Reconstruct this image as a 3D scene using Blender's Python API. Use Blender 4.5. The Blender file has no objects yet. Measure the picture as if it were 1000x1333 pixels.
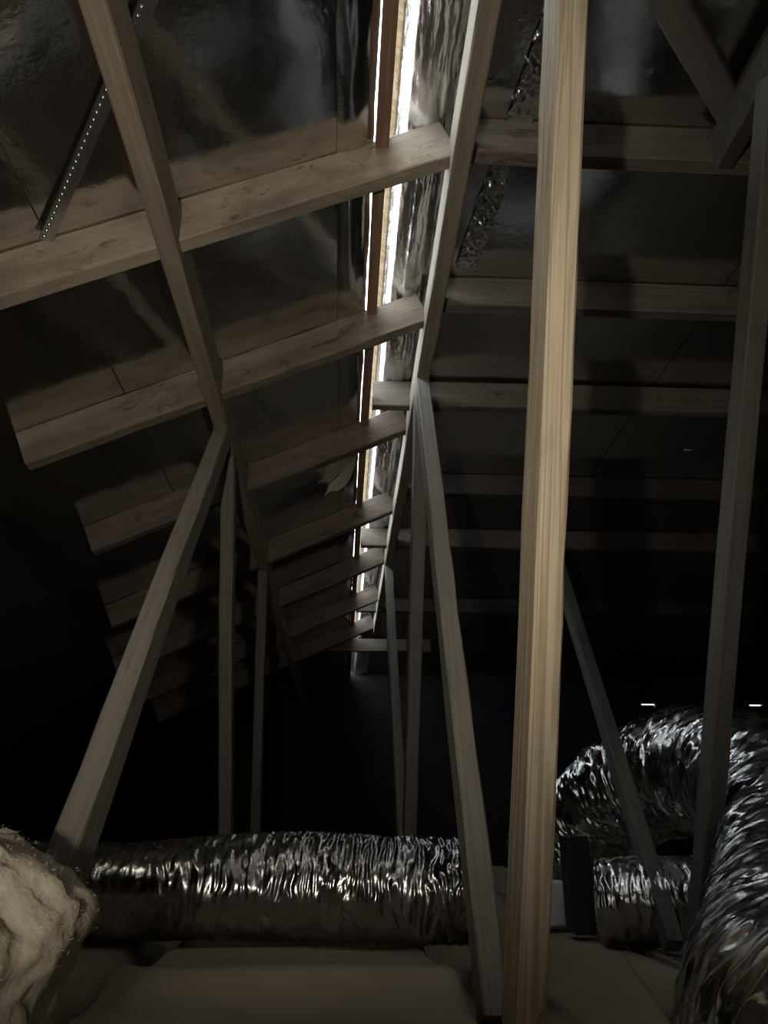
import bpy, math, random
from mathutils import Vector, Matrix, noise
random.seed(7)
C = bpy.context.scene.collection
SC = bpy.context.scene
ZC = 0.36                         # camera height above the ceiling boards of the room below

# ------------------------------------------------------------ camera
VX, VY, F = 444.0, 1078.0, 1000.0  # vanishing point of the ridge direction, focal length (1000 x 1333 frame)
PT = math.atan((VY - 666.5) / F)
YW = math.atan((500 - VX) / F * math.cos(PT))
CF = Vector((math.sin(YW) * math.cos(PT), math.cos(YW) * math.cos(PT), math.sin(PT)))
CR = Vector((math.cos(YW), -math.sin(YW), 0))
CU = CR.cross(CF)
cam = bpy.data.cameras.new('camera')
cam.sensor_fit = 'HORIZONTAL'; cam.sensor_width = 36; cam.lens = 36 * F / 1000
cam.clip_start = 0.02
co = bpy.data.objects.new('camera', cam); C.objects.link(co)
co.matrix_world = Matrix.Translation((0, 0, ZC)) @ Matrix((CR, CU, -CF)).transposed().to_4x4()
SC.camera = co

# ------------------------------------------------------------ world, lights, exposure
w = bpy.data.worlds.new('sky'); SC.world = w; w.use_nodes = True
w.node_tree.nodes['Background'].inputs[0].default_value = (0.86, 0.95, 1.0, 1)
w.node_tree.nodes['Background'].inputs[1].default_value = 8.0
SC.view_settings.view_transform = 'Standard'; SC.view_settings.look = 'None'
SC.view_settings.exposure = 0.0; SC.view_settings.gamma = 1.0
SC.view_settings.use_curve_mapping = False
SC.cycles.use_denoising = True
SC.cycles.sample_clamp_indirect = 6.0
SC.cycles.max_bounces = 6

def lamp(name, kind, loc, target, energy, color, **kw):
    d = bpy.data.lights.new(name, kind); d.energy = energy; d.color = color
    for k, v in kw.items(): setattr(d, k, v)
    o = bpy.data.objects.new(name, d); C.objects.link(o)
    o.location = loc
    o.rotation_euler = (Vector(target) - Vector(loc)).to_track_quat('-Z', 'Y').to_euler()
    return o
# hand torch held just left of the lens, and an added weak fill behind the camera for roll and floor
lamp('hand_torch', 'SPOT', (-0.15, -0.03, ZC), (-0.16, 0.78, ZC + 0.53), 34.0, (1.0, 0.92, 0.77),
     spot_size=math.radians(95), spot_blend=1.0, shadow_soft_size=0.013)
lamp('fill_light', 'AREA', (-0.10, -0.75, ZC - 0.10), (-0.1, 0.9, ZC + 0.1), 1.25, (1.0, 0.90, 0.76),
     shape='RECTANGLE', size=0.5, size_y=0.4)

# ------------------------------------------------------------ helpers
def W3(p): return Vector((p[0], p[1], p[2] + ZC))        # coordinates below are measured from the eye
def ray(x, y): return CF + CR * ((x - 500) / F) - CU * ((y - 666.5) / F)
def at(x, y, d): return ray(x, y) * d                     # point seen at pixel x, y, at depth d

def obj(name, verts, faces, mat, parent=None, smooth=False, matrix=None):
    me = bpy.data.meshes.new(name); me.from_pydata([tuple(v) for v in verts], [], faces); me.update()
    if mat: me.materials.append(mat)
    if smooth: me.polygons.foreach_set('use_smooth', [True] * len(me.polygons))
    o = bpy.data.objects.new(name, me); C.objects.link(o)
    if matrix is not None: o.matrix_world = matrix
    if parent:
        o.parent = parent
        o.matrix_parent_inverse = parent.matrix_world.inverted()
    return o
def empty(name, loc):
    o = bpy.data.objects.new(name, None); C.objects.link(o)
    o.matrix_world = Matrix.Translation(loc); o.empty_display_size = 0.1
    return o
def tag(o, label, cat, group=None):
    o['label'] = label; o['category'] = cat
    if group: o['group'] = group
    return o
def struct(o): o['kind'] = 'structure'; return o

def box_data(a, b):
    (x0, y0, z0), (x1, y1, z1) = a, b
    v = [(x, y, z) for x in (x0, x1) for y in (y0, y1) for z in (z0, z1)]
    f = [(0, 1, 3, 2), (4, 6, 7, 5), (0, 4, 5, 1), (2, 3, 7, 6), (0, 2, 6, 4), (1, 5, 7, 3)]
    return v, f
def box(name, a, b, mat, parent=None):
    v, f = box_data(W3(a), W3(b)); return obj(name, v, f, mat, parent)

def fbm(p, o=4): return noise.fractal(p, 1.0, 2.0, o)

def beam(name, p0, p1, wid, hei, side, mat, parent=None, seg=10, jit=0.0012, ch=0.003):
    """A sawn board from p0 to p1; wid runs along `side`, hei across; chamfered arrises and a little wander."""
    p0, p1 = W3(p0), W3(p1)
    ax = (p1 - p0); L = ax.length; ax.normalize()
    sy = Vector(side); sy = (sy - ax * sy.dot(ax)).normalized()
    sz = ax.cross(sy)
    M = Matrix((ax, sy, sz)).transposed().to_4x4(); M.translation = p0
    a, b = wid / 2, hei / 2
    prof = [(-a + ch, -b), (a - ch, -b), (a, -b + ch), (a, b - ch), (a - ch, b), (-a + ch, b), (-a, b - ch), (-a, -b + ch)]
    s = random.random() * 50
    V, Fc = [], []
    for i in range(seg + 1):
        x = L * i / seg
        dy = noise.noise((x * 1.7, s, 0)) * jit * 2.2; dz = noise.noise((x * 1.7, s, 9)) * jit * 2.2
        for k, (y, z) in enumerate(prof):
            j = noise.noise((x * 9, s + k * 3.1, 4)) * jit
            V.append((x, y + dy + j * (1 if y > 0 else -1), z + dz + j * (1 if z > 0 else -1)))
    for i in range(seg):
        for k in range(8):
            q = i * 8; k2 = (k + 1) % 8
            Fc.append((q + k, q + k2, q + 8 + k2, q + 8 + k))
    Fc.append(tuple(reversed(range(8)))); Fc.append(tuple(seg * 8 + k for k in range(8)))
    return obj(name, V, Fc, mat, parent, matrix=M)

def grid(name, fn, nu, nv, mat, parent=None, thick=0.0, smooth=True):
    V = [W3(fn(i / nu, j / nv)) for i in range(nu + 1) for j in range(nv + 1)]
    Fc = [(i * (nv + 1) + j, i * (nv + 1) + j + 1, (i + 1) * (nv + 1) + j + 1, (i + 1) * (nv + 1) + j)
          for i in range(nu) for j in range(nv)]
    o = obj(name, V, Fc, mat, parent, smooth)
    if thick:
        m = o.modifiers.new('thickness', 'SOLIDIFY'); m.thickness = thick; m.offset = 0
    return o

def holed(name, xs, ys, holes, pt, mat, parent, thick):
    """A slab of cells over the cut lines xs, ys with the cells in `holes` left open."""
    V = [W3(pt(x, y)) for x in xs for y in ys]; n = len(ys); Fc = []
    for i in range(len(xs) - 1):
        for j in range(n - 1):
            if (i, j) in holes: continue
            Fc.append((i * n + j, (i + 1) * n + j, (i + 1) * n + j + 1, i * n + j + 1))
    o = obj(name, V, Fc, mat, parent)
    m = o.modifiers.new('thickness', 'SOLIDIFY'); m.thickness = thick; m.offset = 0
    return o

# ------------------------------------------------------------ materials
def mat_base(name):
    m = bpy.data.materials.new(name); m.use_nodes = True
    nt = m.node_tree; b = nt.nodes['Principled BSDF']
    return m, nt, b
def node(nt, t, **kw):
    n = nt.nodes.new(t)
    for k, v in kw.items():
        if k in n.inputs: n.inputs[k].default_value = v
        else: setattr(n, k, v)
    return n
def ramp(nt, fac, stops):
    r = nt.nodes.new('ShaderNodeValToRGB'); e = r.color_ramp.elements
    while len(e) < len(stops): e.new(0.5)
    for el, (p, c) in zip(e, stops): el.position = p; el.color = (*c, 1)
    nt.links.new(fac, r.inputs[0]); return r
def bump(nt, b, h, strength, dist, prev=None):
    n = node(nt, 'ShaderNodeBump'); n.inputs['Strength'].default_value = strength; n.inputs['Distance'].default_value = dist
    nt.links.new(h, n.inputs['Height'])
    if prev: nt.links.new(prev.outputs[0], n.inputs['Normal'])
    nt.links.new(n.outputs[0], b.inputs['Normal']); return n

def wood(name, dark, light, stain, stain_amt=0.5, rough=0.72, blotch=(2.2, 7), mottle=0.25, rings=26.0):
    m, nt, b = mat_base(name); L = nt.links.new
    tc = node(nt, 'ShaderNodeTexCoord'); oi = node(nt, 'ShaderNodeObjectInfo')
    off = node(nt, 'ShaderNodeVectorMath', operation='SCALE'); off.inputs[0].default_value = (31, 17, 23); L(oi.outputs['Random'], off.inputs['Scale'])
    add = node(nt, 'ShaderNodeVectorMath', operation='ADD'); L(tc.outputs['Object'], add.inputs[0]); L(off.outputs[0], add.inputs[1])
    mp = node(nt, 'ShaderNodeMapping'); mp.inputs['Scale'].default_value = (0.7, 26, 26); L(add.outputs[0], mp.inputs[0])
    g1 = node(nt, 'ShaderNodeTexNoise', Scale=1.6, Detail=3.0, Roughness=0.5); g1.inputs['Distortion'].default_value = 0.6; L(mp.outputs[0], g1.inputs[0])
    # growth rings: many bands out of the smooth field
    mul = node(nt, 'ShaderNodeMath', operation='MULTIPLY'); mul.inputs[1].default_value = rings; L(g1.outputs[0], mul.inputs[0])
    sn = node(nt, 'ShaderNodeMath', operation='SINE'); L(mul.outputs[0], sn.inputs[0])
    ad = node(nt, 'ShaderNodeMath', operation='MULTIPLY_ADD'); ad.inputs[1].default_value = 0.5; ad.inputs[2].default_value = 0.5; L(sn.outputs[0], ad.inputs[0])
    col = ramp(nt, ad.outputs[0], [(0.0, dark), (0.45, tuple((a + c) / 2 for a, c in zip(dark, light))), (1.0, light)])
    mp2 = node(nt, 'ShaderNodeMapping'); mp2.inputs['Scale'].default_value = (blotch[0], blotch[1], blotch[1]); L(add.outputs[0], mp2.inputs[0])
    g2 = node(nt, 'ShaderNodeTexNoise', Scale=2.6, Detail=5.0, Roughness=0.62); L(mp2.outputs[0], g2.inputs[0])
    st = ramp(nt, g2.outputs[0], [(0.42, (0, 0, 0)), (0.66, (1, 1, 1))])
    mx = node(nt, 'ShaderNodeMix', data_type='RGBA'); mxf = node(nt, 'ShaderNodeMath', operation='MULTIPLY'); mxf.inputs[1].default_value = stain_amt
    L(st.outputs[0], mxf.inputs[0]); L(mxf.outputs[0], mx.inputs[0]); L(col.outputs[0], mx.inputs[6]); mx.inputs[7].default_value = (*stain, 1)
    mpk = node(nt, 'ShaderNodeMapping'); mpk.inputs['Scale'].default_value = (5.0, 11, 11); L(add.outputs[0], mpk.inputs[0])
    g4 = node(nt, 'ShaderNodeTexNoise', Scale=2.2, Detail=6.0, Roughness=0.7); g4.inputs['Distortion'].default_value = 1.2; L(mpk.outputs[0], g4.inputs[0])
    kn = ramp(nt, g4.outputs[0], [(0.30, (1.35, 1.33, 1.30)), (0.42, (1, 1, 1)), (0.57, (1, 1, 1)), (0.66, (0.40, 0.36, 0.32))])
    mk = node(nt, 'ShaderNodeMix', data_type='RGBA', blend_type='MULTIPLY'); mk.inputs[0].default_value = mottle
    L(mx.outputs[2], mk.inputs[6]); L(kn.outputs[0], mk.inputs[7])
    L(mk.outputs[2], b.inputs['Base Color']); b.inputs['Roughness'].default_value = rough
    mp3 = node(nt, 'ShaderNodeMapping'); mp3.inputs['Scale'].default_value = (6, 160, 160); L(add.outputs[0], mp3.inputs[0])
    g3 = node(nt, 'ShaderNodeTexNoise', Scale=2.0, Detail=3.0); L(mp3.outputs[0], g3.inputs[0])
    b1 = bump(nt, b, ad.outputs[0], 0.25, 0.0012); bump(nt, b, g3.outputs[0], 0.35, 0.001, b1)
    return m
M_POST = wood('pale_pine', (0.36, 0.285, 0.185), (0.58, 0.485, 0.345), (0.40, 0.33, 0.24), 0.35, rings=44.0)
M_WEB = wood('grey_pine', (0.215, 0.195, 0.168), (0.265, 0.24, 0.208), (0.18, 0.162, 0.138), 0.45)
M_DIM = wood('dim_grey_pine', (0.115, 0.105, 0.092), (0.145, 0.13, 0.115), (0.095, 0.085, 0.075), 0.4)  # grey pine, darkened to put the weak torch light on the right truss into colour
M_CHORD = wood('brown_pine', (0.20, 0.17, 0.125), (0.26, 0.22, 0.165), (0.20, 0.155, 0.11), 0.5)
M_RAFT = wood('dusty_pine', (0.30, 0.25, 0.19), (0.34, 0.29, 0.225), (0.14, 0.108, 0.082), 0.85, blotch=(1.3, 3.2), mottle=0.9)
M_RAFT2 = wood('stained_pine_dimmed', (0.20, 0.165, 0.125), (0.24, 0.20, 0.15), (0.10, 0.078, 0.06), 0.8, blotch=(1.3, 3.2), mottle=0.9)  # stains are real; base darkened for torch falloff with distance
M_RAFT3 = wood('red_stained_pine_dimmed', (0.125, 0.095, 0.078), (0.16, 0.12, 0.10), (0.075, 0.05, 0.04), 0.8, blotch=(1.3, 3.2), mottle=0.9)  # red-brown stained wood, its base darkened further for the fading torch light
M_JOIST = wood('shaded_pine', (0.13, 0.108, 0.088), (0.17, 0.142, 0.115), (0.08, 0.064, 0.052), 0.6, blotch=(1.3, 3.2), mottle=0.9)  # weaker light on the joists and purlin put into the base colour
M_JOIST2 = wood('dimmed_pine', (0.055, 0.046, 0.039), (0.075, 0.063, 0.053), (0.04, 0.033, 0.028), 0.6, blotch=(1.3, 3.2), mottle=0.9)  # near-dark copy: shade on far joists and right chord put into the colour
M_VERT = wood('dimmed_web_pine', (0.125, 0.112, 0.095), (0.155, 0.138, 0.118), (0.10, 0.09, 0.076), 0.4)  # darker copy of the web pine, standing in for less light further back
M_RIDGE = wood('red_brown_pine', (0.19, 0.11, 0.07), (0.28, 0.17, 0.11), (0.15, 0.09, 0.055), 0.5)
M_EDGE = wood('raw_strand_board', (0.27, 0.19, 0.09), (0.42, 0.33, 0.19), (0.22, 0.14, 0.07), 0.4)

def foil(name, col, rough, s1, d1, s2, d2, stretch=(1, 1, 1)):
    m, nt, b = mat_base(name); L = nt.links.new
    b.inputs['Metallic'].default_value = 1.0; b.inputs['Roughness'].default_value = rough
    tc = node(nt, 'ShaderNodeTexCoord'); mp = node(nt, 'ShaderNodeMapping'); mp.inputs['Scale'].default_value = stretch; L(tc.outputs['Object'], mp.inputs[0])
    n1 = node(nt, 'ShaderNodeTexNoise', Scale=s1, Detail=2.0); L(mp.outputs[0], n1.inputs[0])
    n2 = node(nt, 'ShaderNodeTexNoise', Scale=s2, Detail=4.0, Roughness=0.6); L(mp.outputs[0], n2.inputs[0])
    c = ramp(nt, n1.outputs[0], [(0.3, tuple(x * 0.85 for x in col)), (0.7, col)]); L(c.outputs[0], b.inputs['Base Color'])
    b1 = bump(nt, b, n1.outputs[0], 0.6, d1); bump(nt, b, n2.outputs[0], 0.5, d2, b1)
    return m
M_SHEATH = foil('radiant_barrier_foil', (0.66, 0.645, 0.62), 0.13, 4.0, 0.008, 34.0, 0.0010)
M_CRINKLE = foil('crinkled_foil', (0.72, 0.73, 0.74), 0.24, 26.0, 0.012, 170.0, 0.0022, (1, 0.35, 1))
M_DUCT = foil('duct_jacket_foil', (0.60, 0.605, 0.61), 0.19, 30.0, 0.002, 150.0, 0.0006)
M_GLITTER = foil('crumpled_foil_tape', (0.80, 0.80, 0.82), 0.16, 60.0, 0.002, 260.0, 0.0006)
M_STEEL = foil('galvanised_steel', (0.62, 0.63, 0.64), 0.30, 20.0, 0.0005, 200.0, 0.0001)

def patchy(m, lo, hi, scale):
    nt = m.node_tree; b = nt.nodes['Principled BSDF']
    tc = node(nt, 'ShaderNodeTexCoord'); n = node(nt, 'ShaderNodeTexNoise', Scale=scale, Detail=2.0); nt.links.new(tc.outputs['Object'], n.inputs[0])
    r = ramp(nt, n.outputs[0], [(0.38, (lo,) * 3), (0.62, (hi,) * 3)]); nt.links.new(r.outputs[0], b.inputs['Roughness'])
patchy(M_DUCT, 0.16, 0.30, 30.0)

def matte(name, c1, c2, scale, rough=0.9, bs=0.3, bd=0.002):
    m, nt, b = mat_base(name); L = nt.links.new
    tc = node(nt, 'ShaderNodeTexCoord')
    n1 = node(nt, 'ShaderNodeTexNoise', Scale=scale, Detail=5.0, Roughness=0.6); L(tc.outputs['Object'], n1.inputs[0])
    c = ramp(nt, n1.outputs[0], [(0.3, c1), (0.7, c2)]); L(c.outputs[0], b.inputs['Base Color'])
    b.inputs['Roughness'].default_value = rough
    n2 = node(nt, 'ShaderNodeTexNoise', Scale=scale * 9, Detail=3.0); L(tc.outputs['Object'], n2.inputs[0])
    bump(nt, b, n2.outputs[0], bs, bd); return m
M_PAPER = matte('batt_facing_paper', (0.30, 0.255, 0.19), (0.42, 0.36, 0.28), 4.0)
M_PAPER2 = matte('batt_facing_paper_brown', (0.27, 0.215, 0.155), (0.34, 0.275, 0.205), 3.0)
M_GLASSWOOL = matte('glass_wool', (0.44, 0.38, 0.28), (0.62, 0.55, 0.425), 16.0, 1.0, 0.5, 0.003)
gb = M_GLASSWOOL.node_tree.nodes['Principled BSDF']
gb.inputs['Subsurface Weight'].default_value = 0.35; gb.inputs['Subsurface Radius'].default_value = (1.0, 0.8, 0.6); gb.inputs['Subsurface Scale'].default_value = 0.03
M_FIBRE = matte('glass_wool_fibre', (0.52, 0.455, 0.34), (0.62, 0.55, 0.43), 8.0, 1.0)
M_BOARD = matte('ceiling_board', (0.30, 0.28, 0.25), (0.38, 0.36, 0.32), 6.0)
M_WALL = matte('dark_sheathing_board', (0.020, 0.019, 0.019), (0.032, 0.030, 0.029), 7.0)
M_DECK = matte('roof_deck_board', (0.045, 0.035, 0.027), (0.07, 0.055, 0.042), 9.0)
M_BLACK = matte('black_sheet', (0.012, 0.013, 0.016), (0.022, 0.023, 0.026), 12.0, 0.6)
M_PALE = matte('pale_grey_sheet', (0.68, 0.69, 0.70), (0.78, 0.79, 0.80), 8.0, 0.55)
M_FOILMATT = matte('torn_barrier_paper', (0.42, 0.38, 0.31), (0.55, 0.50, 0.42), 10.0, 0.7)

# ------------------------------------------------------------ the setting
SL = 0.463                                    # pitch of the left slope
def zl(x): return 1.372 - SL * (0.2 - x)      # underside of the left slope
YB, YF, XL, XR = -1.3, 7.4, -3.45, 4.7
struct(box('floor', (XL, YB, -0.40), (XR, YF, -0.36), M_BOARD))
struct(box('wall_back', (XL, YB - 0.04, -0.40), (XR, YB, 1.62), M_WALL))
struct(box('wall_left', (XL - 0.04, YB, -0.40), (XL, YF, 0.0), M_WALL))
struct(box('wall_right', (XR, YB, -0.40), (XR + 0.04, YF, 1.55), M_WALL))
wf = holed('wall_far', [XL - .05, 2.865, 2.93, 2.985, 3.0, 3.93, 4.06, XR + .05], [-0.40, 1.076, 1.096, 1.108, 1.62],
           {(1, 2), (2, 2), (3, 1), (3, 2), (5, 2)}, lambda x, z: (x, YF + 0.02, z), M_WALL, None, 0.04)
struct(wf)

def sx(y): return 0.006 * (1 - max(y, 0) / 7.4)   # the slot runs a touch off square
ceiling = struct(empty('ceiling', W3((0, 0, 1.37))))
def slope_panel(x0, x1, y0, y1, edge=False):
    nx, ny = max(2, int((x1 - x0) / .12)), max(2, int((y1 - y0) / .035)) if edge else 6
    s = random.random() * 9
    V, Fc = [], []
    for i in range(nx + 1):
        for j in range(ny + 1):
            x = x0 + (x1 - x0) * i / nx; y = y0 + (y1 - y0) * j / ny
            if edge: x += sx(y) * i / nx
            if edge and i == nx: x += 0.0026 * noise.noise((y * 6, s, 0)) + 0.0018 * noise.noise((y * 31, s, 2))
            V.append(W3((x, y, zl(x) + 0.006)))
    for i in range(nx):
        for j in range(ny):
            a = i * (ny + 1) + j; Fc.append((a, a + ny + 1, a + ny + 2, a + 1))
    o = obj('sheathing_panel', V, Fc, M_SHEATH, ceiling)
    m = o.modifiers.new('thickness', 'SOLIDIFY'); m.thickness = 0.012; m.offset = 0
xs = [-3.55, -2.95, -1.75, -0.57, 0.031]
for k in range(4):
    ys = [[YB, 1.179, 3.769, 6.2, YF], [YB, -0.1, 2.349, 4.469, YF], [YB, 1.179, 3.079, 5.169, YF], [YB, 1.179, 3.079, 5.169, YF]][k]   # joints on the rafters
    for y0, y1 in zip(ys, ys[1:]):
        slope_panel(xs[k] + (0.0015 if k > 2 else 0.0006), xs[k + 1] - (0.0015 if k == 2 else 0.0006 if k < 3 else 0), y0 + 0.0015, y1 - 0.0015, k == 3)
obj('roof_deck', *((lambda q: ([W3(p) for p in q], [(0, 1, 2, 3), (7, 6, 5, 4), (0, 4, 5, 1), (1, 5, 6, 2), (2, 6, 7, 3), (3, 7, 4, 0)]))(
    [(-3.6, YB - .05, zl(-3.6) + .014), (0.026, YB - .05, zl(.026) + .014), (0.026, YF + .05, zl(.026) + .014), (-3.6, YF + .05, zl(-3.6) + .014),
     (-3.6, YB - .05, zl(-3.6) + .03), (0.026, YB - .05, zl(.026) + .03), (0.026, YF + .05, zl(.026) + .03), (-3.6, YF + .05, zl(-3.6) + .03)])), M_DECK, ceiling)
ZR = 1.376                                    # underside of the level right side
for x0, x1, ys in ((0.21, 1.02, [YB, 1.179, 2.919, 4.769, YF]), (1.021, 2.24, [YB, 1.679, 2.919, 4.769, YF]), (2.241, 3.46, [YB, 1.179, 2.919, 4.769, YF]), (3.461, XR, [YB, 1.679, 2.919, 4.769, YF])):
    for y0, y1 in zip(ys, ys[1:]):
        if x0 < 1.34 < x1 and y0 < 2.645 < y1:
            holed('sheathing_panel', [x0, 1.318, 1.352, x1 - .002], [y0 + .002, 2.632, 2.644, y1 - .002], {(1, 1)}, lambda x, y: (x, y, ZR + .006), M_SHEATH, ceiling, 0.012)
        else:
            box('sheathing_panel', (x0, y0 + .002, ZR), (x1 - .002, y1 - .002, ZR + .012), M_SHEATH if y0 < 2.9 else M_DECK, ceiling)   # shade further in put in as dark boards, without the foil's reflections
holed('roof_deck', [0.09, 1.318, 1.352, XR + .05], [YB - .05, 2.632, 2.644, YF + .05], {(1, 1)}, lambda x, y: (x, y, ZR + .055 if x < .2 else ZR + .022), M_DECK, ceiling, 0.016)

# raw board edge and draped foil on the high side of the ridge slot
def raw_edge(u, v):
    y = YB + (YF - YB) * u
    k = 0.0022 * noise.noise((y * 14, 3, 0))
    return (0.068 + sx(y) + 0.019 * v - .003 * y / 7 + k * v, y, 1.418 - 0.012 * v + k)
grid('deck_edge', raw_edge, 260, 3, M_EDGE, ceiling, 0.004)
PRO = [(0.086, 1.404), (0.096, 1.399), (0.101, 1.385), (0.106, 1.369), (0.124, 1.3645), (0.142, 1.361), (0.160, 1.362), (0.18, 1.364), (0.2, 1.370), (0.225, 1.373)]
def draped(u, v):
    y = YB + (YF - YB) * u
    t = v * (len(PRO) - 1); i = min(int(t), len(PRO) - 2); f = t - i
    x = PRO[i][0] * (1 - f) + PRO[i + 1][0] * f; z = PRO[i][1] * (1 - f) + PRO[i + 1][1] * f
    e = min(1, v * 4) * (0.25 + 0.75 * max(0, min(1, (v - .42) / .15)))
    z += e * (0.0065 * noise.noise((x * 55, y * 1.6, 0)) + 0.0026 * noise.noise((x * 150, y * 7, 5)) + 0.0014 * fbm((x * 300, y * 40, 2), 3))
    x += e * (0.006 * noise.noise((y * 2.6, v * 2, 8)) + 0.0022 * noise.noise((y * 19, v * 5, 3)) + 0.0012 * noise.noise((y * 60, v * 11, 6))) - .003 * y / 7 + sx(y) * (1 - v)
    return (x, y, z)
grid('foil_lining', draped, 1100, 44, M_CRINKLE, ceiling)
# added covers over the far slot, blocking daylight spill on the far wall
box('roof_deck', (0.052, 5.62, 1.40), (0.10, YF + .05, 1.43), M_DECK, ceiling)
box('roof_deck', (0.0, 6.85, 1.335), (0.06, YF + .05, 1.36), M_DECK, ceiling)
# folded foil lip on the low side of the slot
def low_lip(u, v):
    y = YB + (YF - YB) * u
    x = -0.035 + 0.064 * v + sx(y) * v
    return (x, y, zl(x) - 0.002 - 0.008 * max(0, math.sin(v * 3.0)) * (0.7 + 0.6 * noise.noise((y * 2.0, 1, 0))) + 0.0015 * noise.noise((x * 70, y * 9, 0)))
grid('foil_lining', low_lip, 300, 12, M_SHEATH, ceiling)

# ------------------------------------------------------------ ridge board
rb = beam('ridge_board', (0.0612, YB, 1.296), (0.043, YF, 1.296), 0.027, 0.034, (1, 0, 0), M_RIDGE, seg=40)
tag(rb, 'red-brown ridge board running away between the two bright ridge slots', 'board')

# ------------------------------------------------------------ rafters of the left slope
left_r = [(1.16, -3.0, 'dusty pine rafter of the left slope nearest the camera, wide and stained'),
          (1.715, -0.80, 'second left-slope rafter from the camera, with dark knots beside the slot'),
          (2.33, -0.82, 'third left-slope rafter from the camera, under the torn sheathing paper'),
          (3.06, -0.95, 'fourth left-slope rafter from the camera, crossing just below the wide bright foil'),
          (3.75, -1.1, 'fifth left-slope rafter from the camera, dim behind the fourth'),
          (4.45, -1.2, 'sixth left-slope rafter from the camera, under the small bright foil patch'),
          (5.15, -1.2, 'seventh left-slope rafter from the camera, small and dark far up the ridge')]
for i, (y, x0, lab) in enumerate(left_r):
    n = Vector((-SL, 0, 1)).normalized()
    c = lambda x: (x, y + 0.019, zl(x) - 0.0475 / n.z)
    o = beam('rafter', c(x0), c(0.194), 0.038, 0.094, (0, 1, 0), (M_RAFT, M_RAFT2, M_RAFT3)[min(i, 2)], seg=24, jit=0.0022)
    tag(o, lab, 'rafter', 'rafters of the left slope')
right_r = [(1.16, 0.236, 'level joist right of the ridge nearest the camera, crossing behind the pale post'),
           (1.66, 0.236, 'second level joist from the camera right of the ridge'),
           (2.17, 0.075, 'third level joist from the camera, its lit end sticking out beside the ridge board'),
           (2.90, 0.236, 'fourth level joist from the camera right of the ridge, almost dark'),
           (3.52, 0.070, 'fifth level joist from the camera, its end lit beside the ridge board'),
           (4.75, 0.070, 'sixth level joist from the camera, small lit end far up the ridge')]
for i, (y, x0, lab) in enumerate(right_r):
    zc = ZR - 0.047 if x0 > 0.2 else 1.318
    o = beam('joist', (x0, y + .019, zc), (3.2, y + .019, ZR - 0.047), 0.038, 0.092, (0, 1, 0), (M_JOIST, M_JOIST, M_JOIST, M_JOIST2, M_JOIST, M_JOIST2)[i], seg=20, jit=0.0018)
    tag(o, lab, 'joist', 'level joists right of the ridge')
o = beam('purlin', (-1.0, 5.5, 1.22), (0.62, 5.5, 1.22), 0.038, 0.089, (0, 1, 0), M_JOIST, seg=14)
tag(o, 'level timber across the far end of the ridge, below the last slot of daylight', 'purlin')

# ------------------------------------------------------------ trusses (each in its own plane along the ridge)
def truss(x, zt, y0, y1, label, webs, cm=None):
    t = empty('roof_truss', W3((x, webs[0][0], -0.36))); tag(t, label, 'truss', 'roof trusses')
    beam('bottom_chord', (x, -1.2, -0.3155), (x, 7.2, -0.3155), 0.038, 0.089, (1, 0, 0), M_CHORD, t, seg=30)
    tc = beam('top_chord', (x, y0, zt), (x, y1, zt), 0.038, 0.089, (1, 0, 0), cm or M_CHORD, t, seg=30, jit=0.0018)
    for (ya, za, yb, zb, hei, m) in webs:
        beam('web', (x, ya, za), (x, yb, zb), 0.038, hei, (1, 0, 0), m, t, seg=16, jit=0.0016)
    return t
truss(-0.348, 1.045, -0.9, 7.1, 'left truss with one web leaning towards the camera beside the fluffy roll',
      [(0.93, -0.25, 1.90, 1.0, 0.066, M_WEB), (2.66, -0.25, 2.03, 1.0, 0.060, M_VERT), (3.50, -0.25, 3.10, 1.0, 0.07, M_DIM)])
t = truss(0.215, 1.268, -0.9, 5.15, 'middle truss with pale grained post and a web meeting it at the bottom',
      [(1.24, -0.25, 1.97, 1.223, 0.070, M_WEB), (2.70, -0.25, 1.99, 1.223, 0.089, M_VERT), (2.78, -0.25, 3.72, 1.223, 0.07, M_VERT)])
beam('web', (0.238, 1.161, -0.25), (0.276, 0.550, 1.255), 0.037, 0.089, (1, 0, 0), M_POST, t, seg=24, jit=0.0016)
t = truss(0.76, 1.300, 0.84, 1.155, 'right truss with two dim webs standing in front of the arched duct',
      [(1.83, -0.25, 0.955, 1.262, 0.052, M_DIM)], M_JOIST2)
beam('web', (0.765, 1.965, -0.25), (0.803, 2.94, 1.284), 0.038, 0.052, (1, 0, 0), M_DIM, t, seg=16)
o = beam('valley_board', (0.245, 0.585, 1.352), (0.80, 1.135, 1.352), 0.040, 0.056, (0, 0, 1), M_DIM, seg=8)
tag(o, 'grey board set diagonally under the roof at the upper right corner', 'board')

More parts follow.
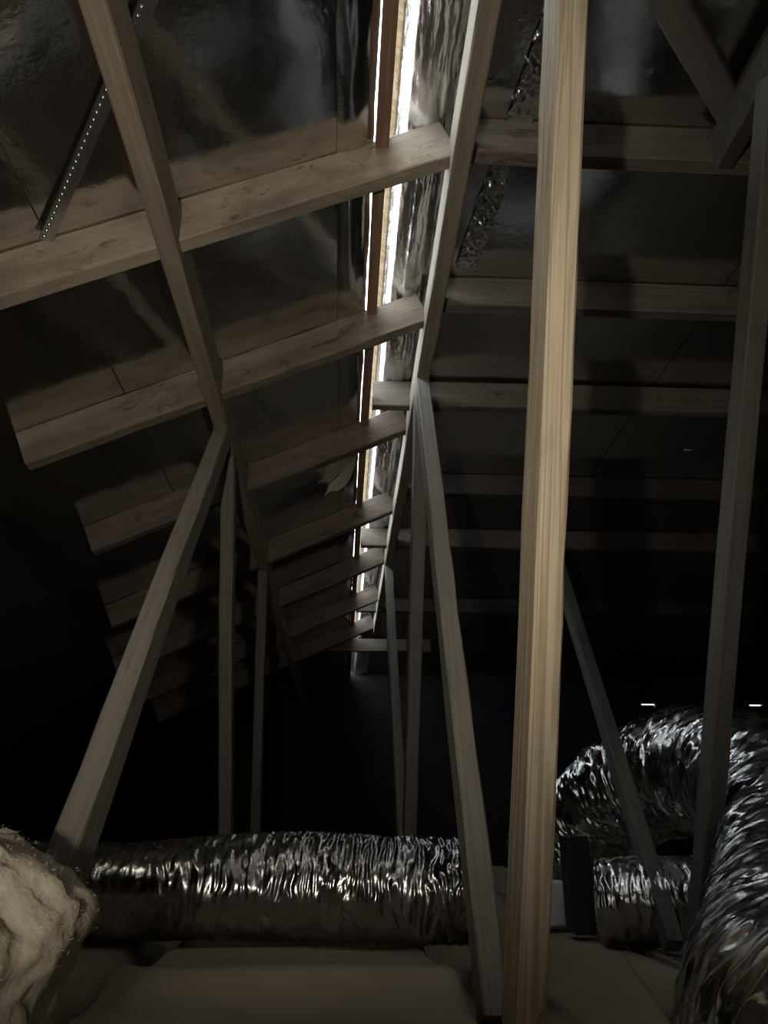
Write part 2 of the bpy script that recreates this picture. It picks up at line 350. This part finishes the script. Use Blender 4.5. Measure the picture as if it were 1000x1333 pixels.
# ------------------------------------------------------------ metal brace strap with punched beads
st = empty('brace_strap', W3((-0.58, 1.16, 1.03))); tag(st, 'punched steel strap slanting under the foil roof to the nearest left rafter', 'strap')
sa, sb = Vector((-0.565, 1.150, zl(-0.565) - 0.014)), Vector((-0.225, 0.655, zl(-0.225) - 0.014))
beam('strip', sa, sb, 0.026, 0.004, (1, 0.7, 0.4), M_STEEL, st, seg=12, jit=0.0004, ch=0.001)
ax = (sb - sa).normalized(); nn = Vector((-SL, 0, 1)).normalized(); sd = ax.cross(nn).normalized()
V, Fc = [], []
nb = 44
for k in range(nb):
    c = sa + (sb - sa) * ((k + .6) / nb) + sd * 0.006 - nn * 0.002
    base = len(V)
    for r_, h_ in ((0.0042, 0.0), (0.0030, 0.0026)):
        for q in range(8):
            a = q * math.pi / 4; V.append(W3(c + ax * (r_ * math.cos(a)) + sd * (r_ * math.sin(a)) - nn * h_))
    V.append(W3(c - nn * 0.0036))
    for q in range(8):
        q2 = (q + 1) % 8; Fc += [(base + q, base + q2, base + 8 + q2, base + 8 + q), (base + 8 + q, base + 8 + q2, base + 16)]
bd = obj('bead', V, Fc, M_STEEL, st, True); bd['kind'] = 'stuff'

# crumpled foil tape along the seam right of the middle truss
def tape(u, v):
    a = Vector((0.378, 0.80, ZR - 0.004)); b = Vector((0.30, 1.62, ZR - 0.004)); p = a + (b - a) * u
    x = p.x + (v - .5) * 0.055
    return (x, p.y, p.z - 0.002 - 0.0125 * abs(noise.noise((x * 55, p.y * 48, 1))) - 0.0045 * abs(noise.noise((x * 170, p.y * 150, 3))))
o = grid('foil_tape', tape, 240, 22, M_GLITTER); tag(o, 'crumpled glittering foil tape under the roof right of the middle truss', 'tape')
# torn flap of barrier paper left of the slot
def flap(u, v):
    x = 0.028 - 0.10 * u * u; y = 2.52 + 0.22 * u
    z0 = zl(x) - 0.004
    return (x - 0.02 * v * u, y + 0.03 * v, z0 - v * (0.012 + 0.06 * math.sin(min(1, u * 1.15) * 2.6)) + 0.008 * noise.noise((u * 5, v * 4, 2)))
o = grid('torn_paper', flap, 20, 10, M_FOILMATT, None, 0.001); tag(o, 'torn flap of pale barrier paper hanging left of the ridge slot', 'paper')

# ------------------------------------------------------------ flexible ducts
def duct(name, pts, rad, mat, ns, na, amp, fr=62, vary=None, parent=None, seed=0):
    P = [Vector(p) for p in pts]; n = len(P)
    def cr(t):
        t = min(max(t, 0), n - 1 - 1e-6); i = int(t); f = t - i
        a, b, c, d = P[max(i - 1, 0)], P[i], P[i + 1], P[min(i + 2, n - 1)]
        return 0.5 * ((2 * b) + (c - a) * f + (2 * a - 5 * b + 4 * c - d) * f * f + (3 * b - a - 3 * c + d) * f ** 3)
    def rr(t):
        t = min(max(t, 0), n - 1 - 1e-6); i = int(t); f = t - i; f = f * f * (3 - 2 * f)
        return rad[i] * (1 - f) + rad[i + 1] * f
    pos = [cr((n - 1) * i / ns) for i in range(ns + 1)]
    arc = [0.0]
    for i in range(ns): arc.append(arc[-1] + (pos[i + 1] - pos[i]).length)
    V, Fc = [], []
    T = (pos[1] - pos[0]).normalized(); U = Vector((0, 0, 1)); U = (U - T * U.dot(T)).normalized()
    for i in range(ns + 1):
        T = (pos[min(i + 1, ns)] - pos[max(i - 1, 0)]).normalized(); U = (U - T * U.dot(T)).normalized(); B = T.cross(U)
        r0 = rr((n - 1) * i / ns)
        for j in range(na):
            a = 2 * math.pi * j / na; ca, sa_ = math.cos(a), math.sin(a)
            s = arc[i]; am = amp * (vary(pos[i]) if vary else 1)
            s += 0.010 * noise.noise((s * 9, ca * 1.3 + seed, sa_ * 1.3))
            q = (s * fr + 1.6 * noise.noise((s * 14, ca * 2.2, sa_ * 2.2 + seed)), ca * 1.0 + seed, sa_ * 1.0)
            w1 = 1 - 2 * abs(noise.noise(q))
            w2 = noise.noise((s * fr * 2.4, ca * 1.9, sa_ * 1.9 + seed))
            w3 = noise.noise((s * 5, ca * 1.2 + seed, sa_ * 1.2))
            w4 = noise.noise((s * fr * .75, ca * 3.2, sa_ * 3.2 + seed))
            r = r0 * (1 + 0.035 * w3) + am * (0.9 * w1 + 0.7 * w2 + 0.9 * w4)
            V.append(W3(pos[i] + (U * ca + B * sa_) * r))
    for i in range(ns):
        for j in range(na):
            j2 = (j + 1) % na
            Fc.append((i * na + j, i * na + j2, (i + 1) * na + j2, (i + 1) * na + j))
    Fc.append(tuple(range(na))); Fc.append(tuple(reversed([ns * na + j for j in range(na)])))
    return obj(name, V, Fc, mat, parent, True)
FZ = -0.205                                  # top of the batts in front
d1 = duct('flexible_duct', [(-1.35, 1.74, -0.105), (-0.85, 1.72, -0.107), (-0.45, 1.70, -0.113), (-0.1, 1.69, -0.104), (0.12, 1.67, -0.110), (0.262, 1.67, -0.114)],
          [0.082, 0.085, 0.087, 0.095, 0.092, 0.090], M_DUCT, 640, 130, 0.0031, vary=lambda p: 0.5 + 0.75 * max(0, min(1, (p.x + 0.42) / 0.35)), seed=3)
tag(d1, 'wrinkled silver duct lying level across the batts behind the leaning webs', 'duct', 'silver flexible ducts')
d2 = duct('flexible_duct', [at(700, 1130, 2.62), at(752, 1082, 2.58), at(812, 1032, 2.45), at(880, 1004, 2.30), at(960, 1010, 2.02), at(1030, 1062, 1.66), at(1056, 1170, 1.32), (0.60, 1.06, -0.17), (0.47, 0.82, -0.205), (0.38, 0.50, -0.212)],
          [0.135, 0.15, 0.165, 0.172, 0.165, 0.155, 0.156, 0.150, 0.144, 0.142], M_DUCT, 900, 150, 0.0062, fr=36, vary=lambda p: 1.0 + 0.5 * max(0, min(1, (p.y - 1.4) / 0.5)), seed=11)
tag(d2, 'large silver duct arching up behind the right truss and down towards the camera', 'duct', 'silver flexible ducts')
d3 = duct('flexible_duct', [(0.655, 2.15, -0.168), (0.80, 2.10, -0.168), (0.98, 2.06, -0.168), (1.28, 1.95, -0.170)],
          [0.092, 0.100, 0.100, 0.098], M_DUCT, 260, 110, 0.0036, fr=50, seed=23)
tag(d3, 'short silver duct lying under the arch of the large duct', 'duct', 'silver flexible ducts')
v, f = box_data(W3((0.622, 2.27, -0.262)), W3((0.684, 2.36, -0.02)))
bx = obj('plenum', v, f, M_BLACK); bv = bx.modifiers.new('edge', 'BEVEL'); bv.width = 0.006; bv.segments = 2
tag(bx, 'black upright plenum box under the low end of the arched duct', 'plenum')
v, f = box_data(W3((0.57, 2.46, -0.262)), W3((0.668, 2.56, -0.145)))
bx = obj('duct_boot', v, f, M_PALE); bv = bx.modifiers.new('edge', 'BEVEL'); bv.width = 0.008; bv.segments = 3
tag(bx, 'pale grey sheet boot between the pale post and the black plenum', 'boot')

# ------------------------------------------------------------ insulation batts
def batt(x0, x1, y0, y1, zt, fn, mat, label, nx=20, ny=24, group='faced insulation batts', zb=-0.355, taper=0.0):
    V, Fc = [], []
    for i in range(nx + 1):
        for j in range(ny + 1):
            u, v_ = i / nx, j / ny
            y = y0 + (y1 - y0) * v_; x = x0 + (x1 - taper * (1 - v_) - x0) * u
            ed = min(1, min(u, 1 - u) * (x1 - x0) / 0.03, min(v_, 1 - v_) * (y1 - y0) / 0.035)
            ed = math.sqrt(max(0, 1 - (1 - ed) ** 2))
            V.append(W3((x, y, zt + fn(x, y) - (1 - ed) * 0.035)))
    n = len(V)
    ring = [i * (ny + 1) for i in range(nx + 1)] + [nx * (ny + 1) + j for j in range(1, ny + 1)] + [i * (ny + 1) + ny for i in range(nx - 1, -1, -1)] + [j for j in range(ny - 1, 0, -1)]
    for i in range(nx):
        for j in range(ny):
            a = i * (ny + 1) + j; Fc.append((a, a + ny + 1, a + ny + 2, a + 1))
    bot = {}
    for r_ in ring:
        bot[r_] = len(V); V.append((V[r_].x, V[r_].y, zb + ZC))
    for a, b in zip(ring, ring[1:] + ring[:1]): Fc.append((a, bot[a], bot[b], b))
    Fc.append(tuple(bot[r_] for r_ in reversed(ring)))
    o = obj('insulation_batt', V, Fc, mat, None, True); tag(o, label, 'insulation', group); return o
def lumps(a, s=2.6, k=0): return lambda x, y: a * noise.noise((x * s, y * s * 1.7, k)) + a * .4 * noise.noise((x * s * 3, y * s * 4, k + 5))
def folds(x, y):
    a = 0.013 * noise.noise((x * 2.2, y * 7, 1)) + 0.006 * noise.noise((x * 6, y * 15, 4))
    t = y - (1.22 - 0.10 * x + 0.03 * math.sin(x * 9))          # crest of the folded facing
    a += 0.030 * math.exp(-(t / 0.05) ** 2) - 0.020 * math.exp(-((t - 0.11) / 0.045) ** 2)
    d = math.hypot((x - 0.075) / 0.013, (y - 1.36) / 0.03); a -= 0.02 * math.exp(-d * d)
    return a
batt(-0.325, 0.176, 0.90, 2.9, FZ, folds, M_PAPER, 'folded grey-brown batt in front of the level silver duct', 70, 120)
batt(0.240, 0.545, 0.98, 1.62, FZ - .004, lumps(.006, 2.2, 9), M_PAPER2, 'smooth brown batt at the foot of the pale post, beside the near duct', 30, 40, taper=0.16)
batt(0.224, 0.735, 1.66, 6.9, -0.275, lumps(.012, 2.0, 3), M_PAPER2, 'low batt under the black plenum behind the smooth brown batt', 16, 60)
batt(-0.325, 0.176, 2.94, 6.9, FZ - .02, lumps(.02, 2.0, 5), M_PAPER, 'dark batt stretching away behind the level silver duct', 12, 40)
batt(-1.00, -0.371, 0.92, 1.9, FZ, lumps(.012, 2.2, 7), M_PAPER, 'batt under the left end of the level silver duct, mostly behind the fluffy roll', 24, 40)
batt(-1.00, -0.371, 1.94, 6.9, FZ - .01, lumps(.02, 2.0, 8), M_PAPER, 'far batt on the left, lost in the dark beyond the duct', 12, 40)
batt(-2.3, -1.04, 0.42, 6.9, FZ, lumps(.03, 1.6, 2), M_PAPER, 'wide batt along the left eave, in deep shadow', 20, 50)
batt(0.783, 1.36, 1.60, 6.9, -0.288, lumps(.012, 2.0, 4), M_PAPER2, 'low batt under the short silver duct on the right', 14, 60)
batt(1.40, 2.9, 0.60, 6.9, -0.25, lumps(.03, 1.6, 6), M_PAPER, 'wide batt along the right eave beyond the large duct', 20, 50)

# torn glass-wool batt standing beside the hatch
wool = empty('insulation_roll', W3((-0.36, 0.60, -0.36))); tag(wool, 'fluffy tan glass-wool roll at the lower left, close to the camera', 'insulation')
cx, cy, cz, ax_, ay_, az_ = -0.488, 0.67, -0.129, 0.252, 0.22, 0.152
NU, NV = 190, 130
RC, RS = math.cos(math.radians(12)), math.sin(math.radians(12))
V, Fc, NRM = [], [], []
for i in range(NU):
    th = 2 * math.pi * i / NU
    for j in range(NV + 1):
        ph = -math.pi / 2 + math.pi * j / NV
        def se(c, e): return math.copysign(abs(c) ** e, c)
        d = Vector((se(math.cos(ph), .65) * se(math.cos(th), .8), se(math.cos(ph), .65) * se(math.sin(th), .8), se(math.sin(ph), .72)))
        p = Vector((d.x * ax_, d.y * ay_, d.z * az_ * (1 if d.z > 0 else 1.5))); q = p * 1.0
        nrm = Vector((d.x / ax_, d.y / ay_, d.z / az_)).normalized()
        lay = noise.noise((q.x * 3, q.y * 3, q.z * 26)) * .007                # layered edge of the batt
        h = 0.024 * noise.noise(q * 8) + 0.014 * noise.noise(q * 19 + Vector((3, 0, 0))) + lay + 0.0075 * fbm(q * 46, 4)
        bulge = 0.030 * math.exp(-((p.z - 0.055) / 0.06) ** 2) * max(0, d.x)
        p = p + nrm * h + Vector((bulge, 0, 0)); p.z = max(p.z, -0.224)
        p = Vector((p.x * RC - p.y * RS, p.x * RS + p.y * RC, p.z)); nrm = Vector((nrm.x * RC - nrm.y * RS, nrm.x * RS + nrm.y * RC, nrm.z))   # turned towards the hatch
        V.append(W3(Vector((cx, cy, cz)) + p)); NRM.append(nrm)
for i in range(NU):
    for j in range(NV):
        a = i * (NV + 1) + j; b = ((i + 1) % NU) * (NV + 1) + j
        Fc.append((a, b, b + 1, a + 1))
obj('wool_body', V, Fc, M_GLASSWOOL, wool, True)
FV, FF = [], []
for k in range(18000):
    idx = random.randrange(len(V)); n = NRM[idx]
    if n.x < -0.5 or n.z < -0.5: continue
    p = V[idx] + Vector((random.uniform(-.004, .004), random.uniform(-.004, .004), random.uniform(-.003, .003)))
    t = (n * random.uniform(.15, 0.8) + Vector((random.gauss(0, 1), random.gauss(0, 1), random.gauss(0, .6))) * 0.55).normalized()
    L = random.uniform(0.0015, 0.0042); sd_ = t.cross(Vector((random.gauss(0, 1), random.gauss(0, 1), random.gauss(0, 1)))).normalized() * 0.00016
    b = len(FV); mid = p + t * L * .6 + n * 0.001
    FV += [p - sd_, p + sd_, mid + sd_ * .8, mid - sd_ * .8, p + t * L + Vector((0, 0, -0.002))]
    FF += [(b, b + 1, b + 2, b + 3), (b + 3, b + 2, b + 4)]
fz = obj('fibre_fuzz', FV, FF, M_FIBRE, wool); fz['kind'] = 'stuff'
